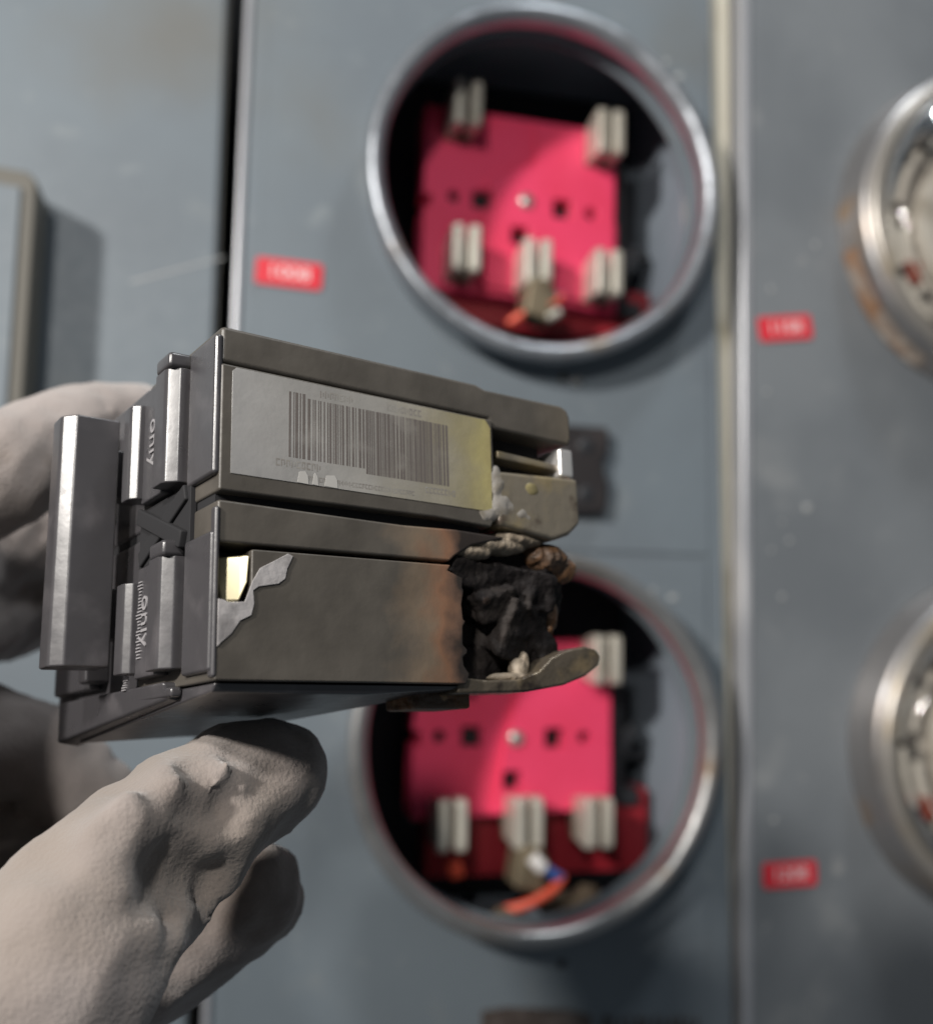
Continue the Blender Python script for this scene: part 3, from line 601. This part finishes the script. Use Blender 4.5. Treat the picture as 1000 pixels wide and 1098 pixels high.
def shards(name, boxes, m, seed, amp, h=.42):
    """fused, slightly rounded, tilted slabs of burnt plastic"""
    lo = np.min([np.array(b[0])-np.linalg.norm(b[1]) for b in boxes], 0)-1; hi = np.max([np.array(b[0])+np.linalg.norm(b[1]) for b in boxes], 0)+1
    ax = [np.arange(lo[i], hi[i], h) for i in range(3)]; G_ = np.stack(np.meshgrid(*ax, indexing='ij'), -1); sh_ = G_.shape[:3]; P = G_.reshape(-1, 3); d_ = np.full(len(P), 1e3)
    for c, e, an in boxes:
        Rm = np.array(Matrix.Rotation(an[0], 3, 'X') @ Matrix.Rotation(an[1], 3, 'Y') @ Matrix.Rotation(an[2], 3, 'Z'))
        q = np.abs((P-np.array(c)) @ Rm)-np.array(e)+.5
        d_ = np.minimum(d_, np.linalg.norm(np.maximum(q, 0), axis=1)+np.minimum(q.max(1), 0)-.5)
    d_ = d_+amp*noise3(P, 1.1, seed)+amp*.7*np.abs(noise3(P, 2.8, seed+1))
    v, f = surfnets(d_.reshape(sh_), lo, h); return mesh(name, v*mm, f, m, bkr, True)
shards('charred_mass', [((47, -6.6, -7), (8, 2.4, 5), (.2, .1, -.12)), ((55, -7.2, -7), (7.5, 3.2, 5), (.3, -.2, -.1)), ((47.5, -15, -13), (7, 8.5, 5), (0, .2, .1)), ((54.5, -15.6, -7), (5.5, 5.0, 4), (.3, .3, -.35)),
    ((60.5, -17.6, -7), (2.6, 4.8, 3), (0, .2, .55)), ((62, -8.0, -8), (3.6, 4.4, 4), (.2, .4, .2)), ((49, -10.5, -5), (4, 2.6, 3.5), (.5, .2, .3)), ((57, -11.4, -5.2), (3.5, 2.2, 3), (.2, .5, -.5)), ((52, -3.6, -9), (9, 2.4, 5), (.1, 0, -.08)), ((49, -21.4, -11), (8, 3, 5), (0, .1, .05))], M['char'], 3, .42)
lump('scorched_nodule', [((61.5, -3.0, -5), (4.8, 2.8, 4)), ((66, -4.2, -6), (3.6, 2.6, 3)), ((63.5, -12.5, -6.5), (1.8, 3.6, 2))], M['charbrown'], 11, .32, .3)
lump('ash_crust', [((54, -.6, -3.5), (6.0, 1.3, 3)), ((48.5, -2.0, -3.0), (7.5, 1.6, 2.6)), ((44, -3.6, -2.4), (4, 1.4, 2.0))], M['ash'], 17, .12, .25)
lump('ash_drip', [((54.4, -22.4, -4), (1.8, 2.2, 1.6)), ((52, -23.6, -3.4), (4.6, .9, 1.6)), ((55.6, -21.4, -4), (1.0, 2.4, 1.2))], M['ash'], 23, .14, .25)
lump('melted_smear', [((48.6, 8.2, -.5), (1.8, 3.0, .95)), ((50.0, 4.2, -.5), (3.4, 2.8, 1.0)), ((46.6, 2.6, -.7), (2.8, 1.6, .95)), ((53.4, 3.2, -.5), (2.8, 1.6, .95))], M['melt'], 31, .16, .25)
lump('melted_bead', [((55.6, 8.0, -.4), (1.9, 1.6, 1.0))], M['melt_yellow'], 37, .12, .25)
# bottom tongue (rounded plate sticking out under the char)
tp = [(40, -23.8), (46, -24.2), (52, -24.0), (56.5, -22.6), (59.5, -20.2), (63, -18.9), (67.2, -18.2), (69.6, -18.6), (70.6, -19.8), (70.0, -21.4), (67.0, -23.2), (62, -24.8), (54, -26.0), (40, -26.4)]
uv('base_tongue', tp, -9, -1.0, M['tongue'], .5)
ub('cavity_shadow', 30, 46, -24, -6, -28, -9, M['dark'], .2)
ub('underside_spring', 36, 46, -28.4, -25.2, -16, -6, M['charbrown'], .5)
# ------------------------------------------------------------------ gloved hand
GL = mat('glove_cloth', (0.315, 0.277, 0.262), 0.9, 0, [(30, (0.235, 0.203, 0.19), .42, .64), (45, (0.16, 0.125, 0.10), .56, .72), (16, (0.22, 0.185, 0.16), .48, .68)], (1500, .38, .0007), .2)
_n = GL.node_tree; _b = _n.nodes['Principled BSDF']; _old = _b.inputs['Normal'].links[0].from_node
_t = _n.nodes.new('ShaderNodeTexNoise'); _t.noise_type = 'RIDGED_MULTIFRACTAL'; _t.inputs['Scale'].default_value = 55; _t.inputs['Detail'].default_value = 3; _t.inputs['Distortion'].default_value = .5
_m = _n.nodes.new('ShaderNodeMapping'); _m.inputs['Rotation'].default_value = (.5, .3, .9); _m.inputs['Scale'].default_value = (1.7, .8, 1)
_c = _n.nodes.new('ShaderNodeTexCoord'); _n.links.new(_c.outputs['Object'], _m.inputs[0]); _n.links.new(_m.outputs[0], _t.inputs['Vector'])
_p = _n.nodes.new('ShaderNodeBump'); _p.inputs['Strength'].default_value = .55; _p.inputs['Distance'].default_value = .0016
_n.links.new(_t.outputs['Fac'], _p.inputs['Height']); _n.links.new(_p.outputs[0], _old.inputs['Normal'])
_b.inputs['Sheen Weight'].default_value = .35; _b.inputs['Sheen Roughness'].default_value = .6
def chain(pts): return [(np.array(at(a, b, z/1000.)), r/1000.) for a, b, z, r in pts]
thumb = chain([(288, 830, 165, 9.1), (250, 847, 160, 9.9), (198, 886, 152, 11.4), (125, 958, 142, 13.0), (45, 1050, 134, 14.5), (-70, 1180, 130, 18)])
index = chain([(-250, 570, 190, 20), (-110, 545, 197, 14.5), (0, 508, 207, 11.8), (80, 466, 221, 10.6), (140, 457, 233, 10), (200, 470, 245, 9.5), (300, 500, 262, 8.5)])
middle = chain([(-240, 690, 205, 20), (-90, 670, 240, 15.5), (10, 650, 262, 13), (100, 620, 272, 10.5), (200, 610, 276, 9.5), (310, 620, 280, 8.5)])
web = chain([(-150, 610, 215, 18), (-50, 600, 246, 14), (60, 560, 262, 11)])
ring_ = chain([(-200, 830, 205, 18), (-40, 790, 218, 12.5), (45, 806, 222, 10.5), (110, 876, 226, 10), (150, 930, 222, 9.5)])
pinky = chain([(-90, 1130, 188, 15), (20, 1115, 186, 12), (120, 1060, 183, 10.8), (210, 1000, 181, 10.2), (268, 959, 181, 9.8)])
palm_and_blocker = chain([(-215, 560, 168, 20), (-230, 760, 168, 24), (-220, 960, 165, 26), (-200, 1150, 165, 26)]), chain([(-70, 1180, 130, 19), (-200, 1150, 165, 26), (-260, 960, 182, 26), (-270, 780, 188, 24), (-250, 560, 190, 21)]), chain([(-260, 960, 182, 24), (-90, 1130, 195, 17)]), chain([(-200, 1150, 165, 26), (-380, 1420, 175, 27)])  # off-frame palm masses, the first added, placed to block the work lamp
inner = chain([(-150, 900, 215, 20), (-50, 900, 226, 16), (40, 950, 220, 14), (110, 1010, 205, 12)])
chains = [web, inner, thumb, index, middle, ring_, pinky, *palm_and_blocker]
ridges = chain([(235, 850, 147.5, 4), (190, 862, 142.5, 4.6), (150, 888, 137.5, 5), (128, 915, 134.5, 4.6)]), chain([(128, 915, 134.5, 4.6), (140, 945, 134.5, 4.0), (165, 962, 137.5, 3.4), (190, 950, 141, 2.8)]), \
    chain([(255, 868, 152, 3.4), (228, 905, 150, 3.6), (236, 930, 152, 3.2)]), chain([(60, 980, 129, 4), (100, 1020, 129, 4.5), (130, 1080, 132, 4)]), chain([(270, 862, 155.5, 3), (300, 846, 158, 2.6)])
creases = chain([(148, 905, 129.5, 2.2), (168, 915, 131.5, 2.6), (180, 935, 135.5, 2.0)]), chain([(200, 872, 138.0, 1.8), (236, 862, 145.5, 1.8)]), chain([(185, 945, 137.5, 2.4), (222, 945, 144, 2.0)])
allp = np.array([p_ for c in chains for p_, r in c]); rr = .03
lo = allp.min(0)-rr; hi = allp.max(0)+rr; hh = .0013
# keep only what could be near the picture (the forearm beyond is cut flat well outside the frame)
ax = [np.arange(lo[i], hi[i], hh) for i in range(3)]
sh = tuple(len(a) for a in ax)
G = np.stack(np.meshgrid(*ax, indexing='ij'), -1).reshape(-1, 3).astype(np.float32)
def seg_d(P, a, ra, b, rb):
    ab = (b-a).astype(np.float32); t = np.clip(((P-a.astype(np.float32))@ab)/float(ab@ab), 0, 1)
    return np.linalg.norm(P-a.astype(np.float32)-t[:, None]*ab, axis=1)-(ra+(rb-ra)*t)
def smin(a, b, k):
    h_ = np.clip(.5+.5*(b-a)/k, 0, 1); return b*(1-h_)+a*h_-k*h_*(1-h_)
S = np.full(len(G), 1.0, np.float32)
def chain_d(c, k=.003):
    d = np.full(len(G), 1.0, np.float32)
    for (a, ra), (b, rb) in zip(c[:-1], c[1:]): d = np.minimum(d, seg_d(G, a, ra, b, rb))
    return d
for c in chains: S = smin(S, chain_d(c), .0022)
near = S < .012
G0, S0 = G, S.copy(); G = G[near]; s_ = S[near]
for c in ridges: s_ = smin(s_, chain_d(c), .0042)
for c in creases: s_ = -smin(-s_, chain_d(c), .0075)
WR = np.array(Matrix.Rotation(.8, 3, 'Y') @ Matrix.Diagonal((520, 300, 220))); Gd = G.astype(np.float64); s_ = s_+.0007*noise3(Gd, 260, 5)+.0013*(np.abs(noise3(Gd @ WR, 1.0, 8))-.35)+.0004*(np.abs(noise3(Gd, 1100, 6))-.35)
S0[near] = s_
V, F = surfnets(S0.reshape(sh).astype(np.float64), lo, hh)
c0 = V.mean(0); hand = mesh('gloved_hand', V-c0, F, GL, None, True); hand.location = c0
_d = np.linalg.norm(V-np.array(at(318, 826, .163)), axis=1); _dirt_and_shade = np.clip(1-(_d-.004)/.011, 0, 1)*.85   # darker brown at the thumb tip
_d = np.linalg.norm(V-np.array(at(205, 868, .1415)), axis=1); _dirt_and_shade = np.maximum(_dirt_and_shade, np.clip(1-_d/.006, 0, 1)*.7)
_d = np.linalg.norm(V-np.array(at(275, 958, .176)), axis=1); _dirt_and_shade = np.maximum(_dirt_and_shade, np.clip(1-(_d-.008)/.018, 0, 1)*.8)  # shade on the finger behind the thumb, painted into the colour
_at = hand.data.attributes.new('grime', 'FLOAT', 'POINT'); _at.data.foreach_set('value', _dirt_and_shade.astype(np.float32))  # mask holds glove smudges and the painted finger shade together
_an = _n.nodes.new('ShaderNodeAttribute'); _an.attribute_name = 'grime'
_gn = _n.nodes.new('ShaderNodeTexNoise'); _gn.inputs['Scale'].default_value = 160; _n.links.new(_c.outputs['Object'], _gn.inputs['Vector'])
_mm = _n.nodes.new('ShaderNodeMath'); _mm.operation = 'MULTIPLY_ADD'; _mm.inputs[1].default_value = 1.6; _mm.inputs[2].default_value = -.35
_n.links.new(_gn.outputs['Fac'], _mm.inputs[0]); _mk = _n.nodes.new('ShaderNodeMath'); _mk.operation = 'MULTIPLY'; _mk.use_clamp = True
_n.links.new(_mm.outputs[0], _mk.inputs[0]); _n.links.new(_an.outputs['Fac'], _mk.inputs[1])
_mx = _n.nodes.new('ShaderNodeMix'); _mx.data_type = 'RGBA'; _src = _b.inputs['Base Color'].links[0].from_socket
_n.links.new(_mk.outputs[0], _mx.inputs['Factor']); _n.links.new(_src, _mx.inputs['A']); _mx.inputs['B'].default_value = (.11, .082, .066, 1); _n.links.new(_mx.outputs['Result'], _b.inputs['Base Color'])
sm = hand.modifiers.new('smooth', 'SMOOTH'); sm.factor = .5; sm.iterations = 4
tag(hand, 'hand in a pale grey cloth work glove gripping the burnt breaker', 'hand')
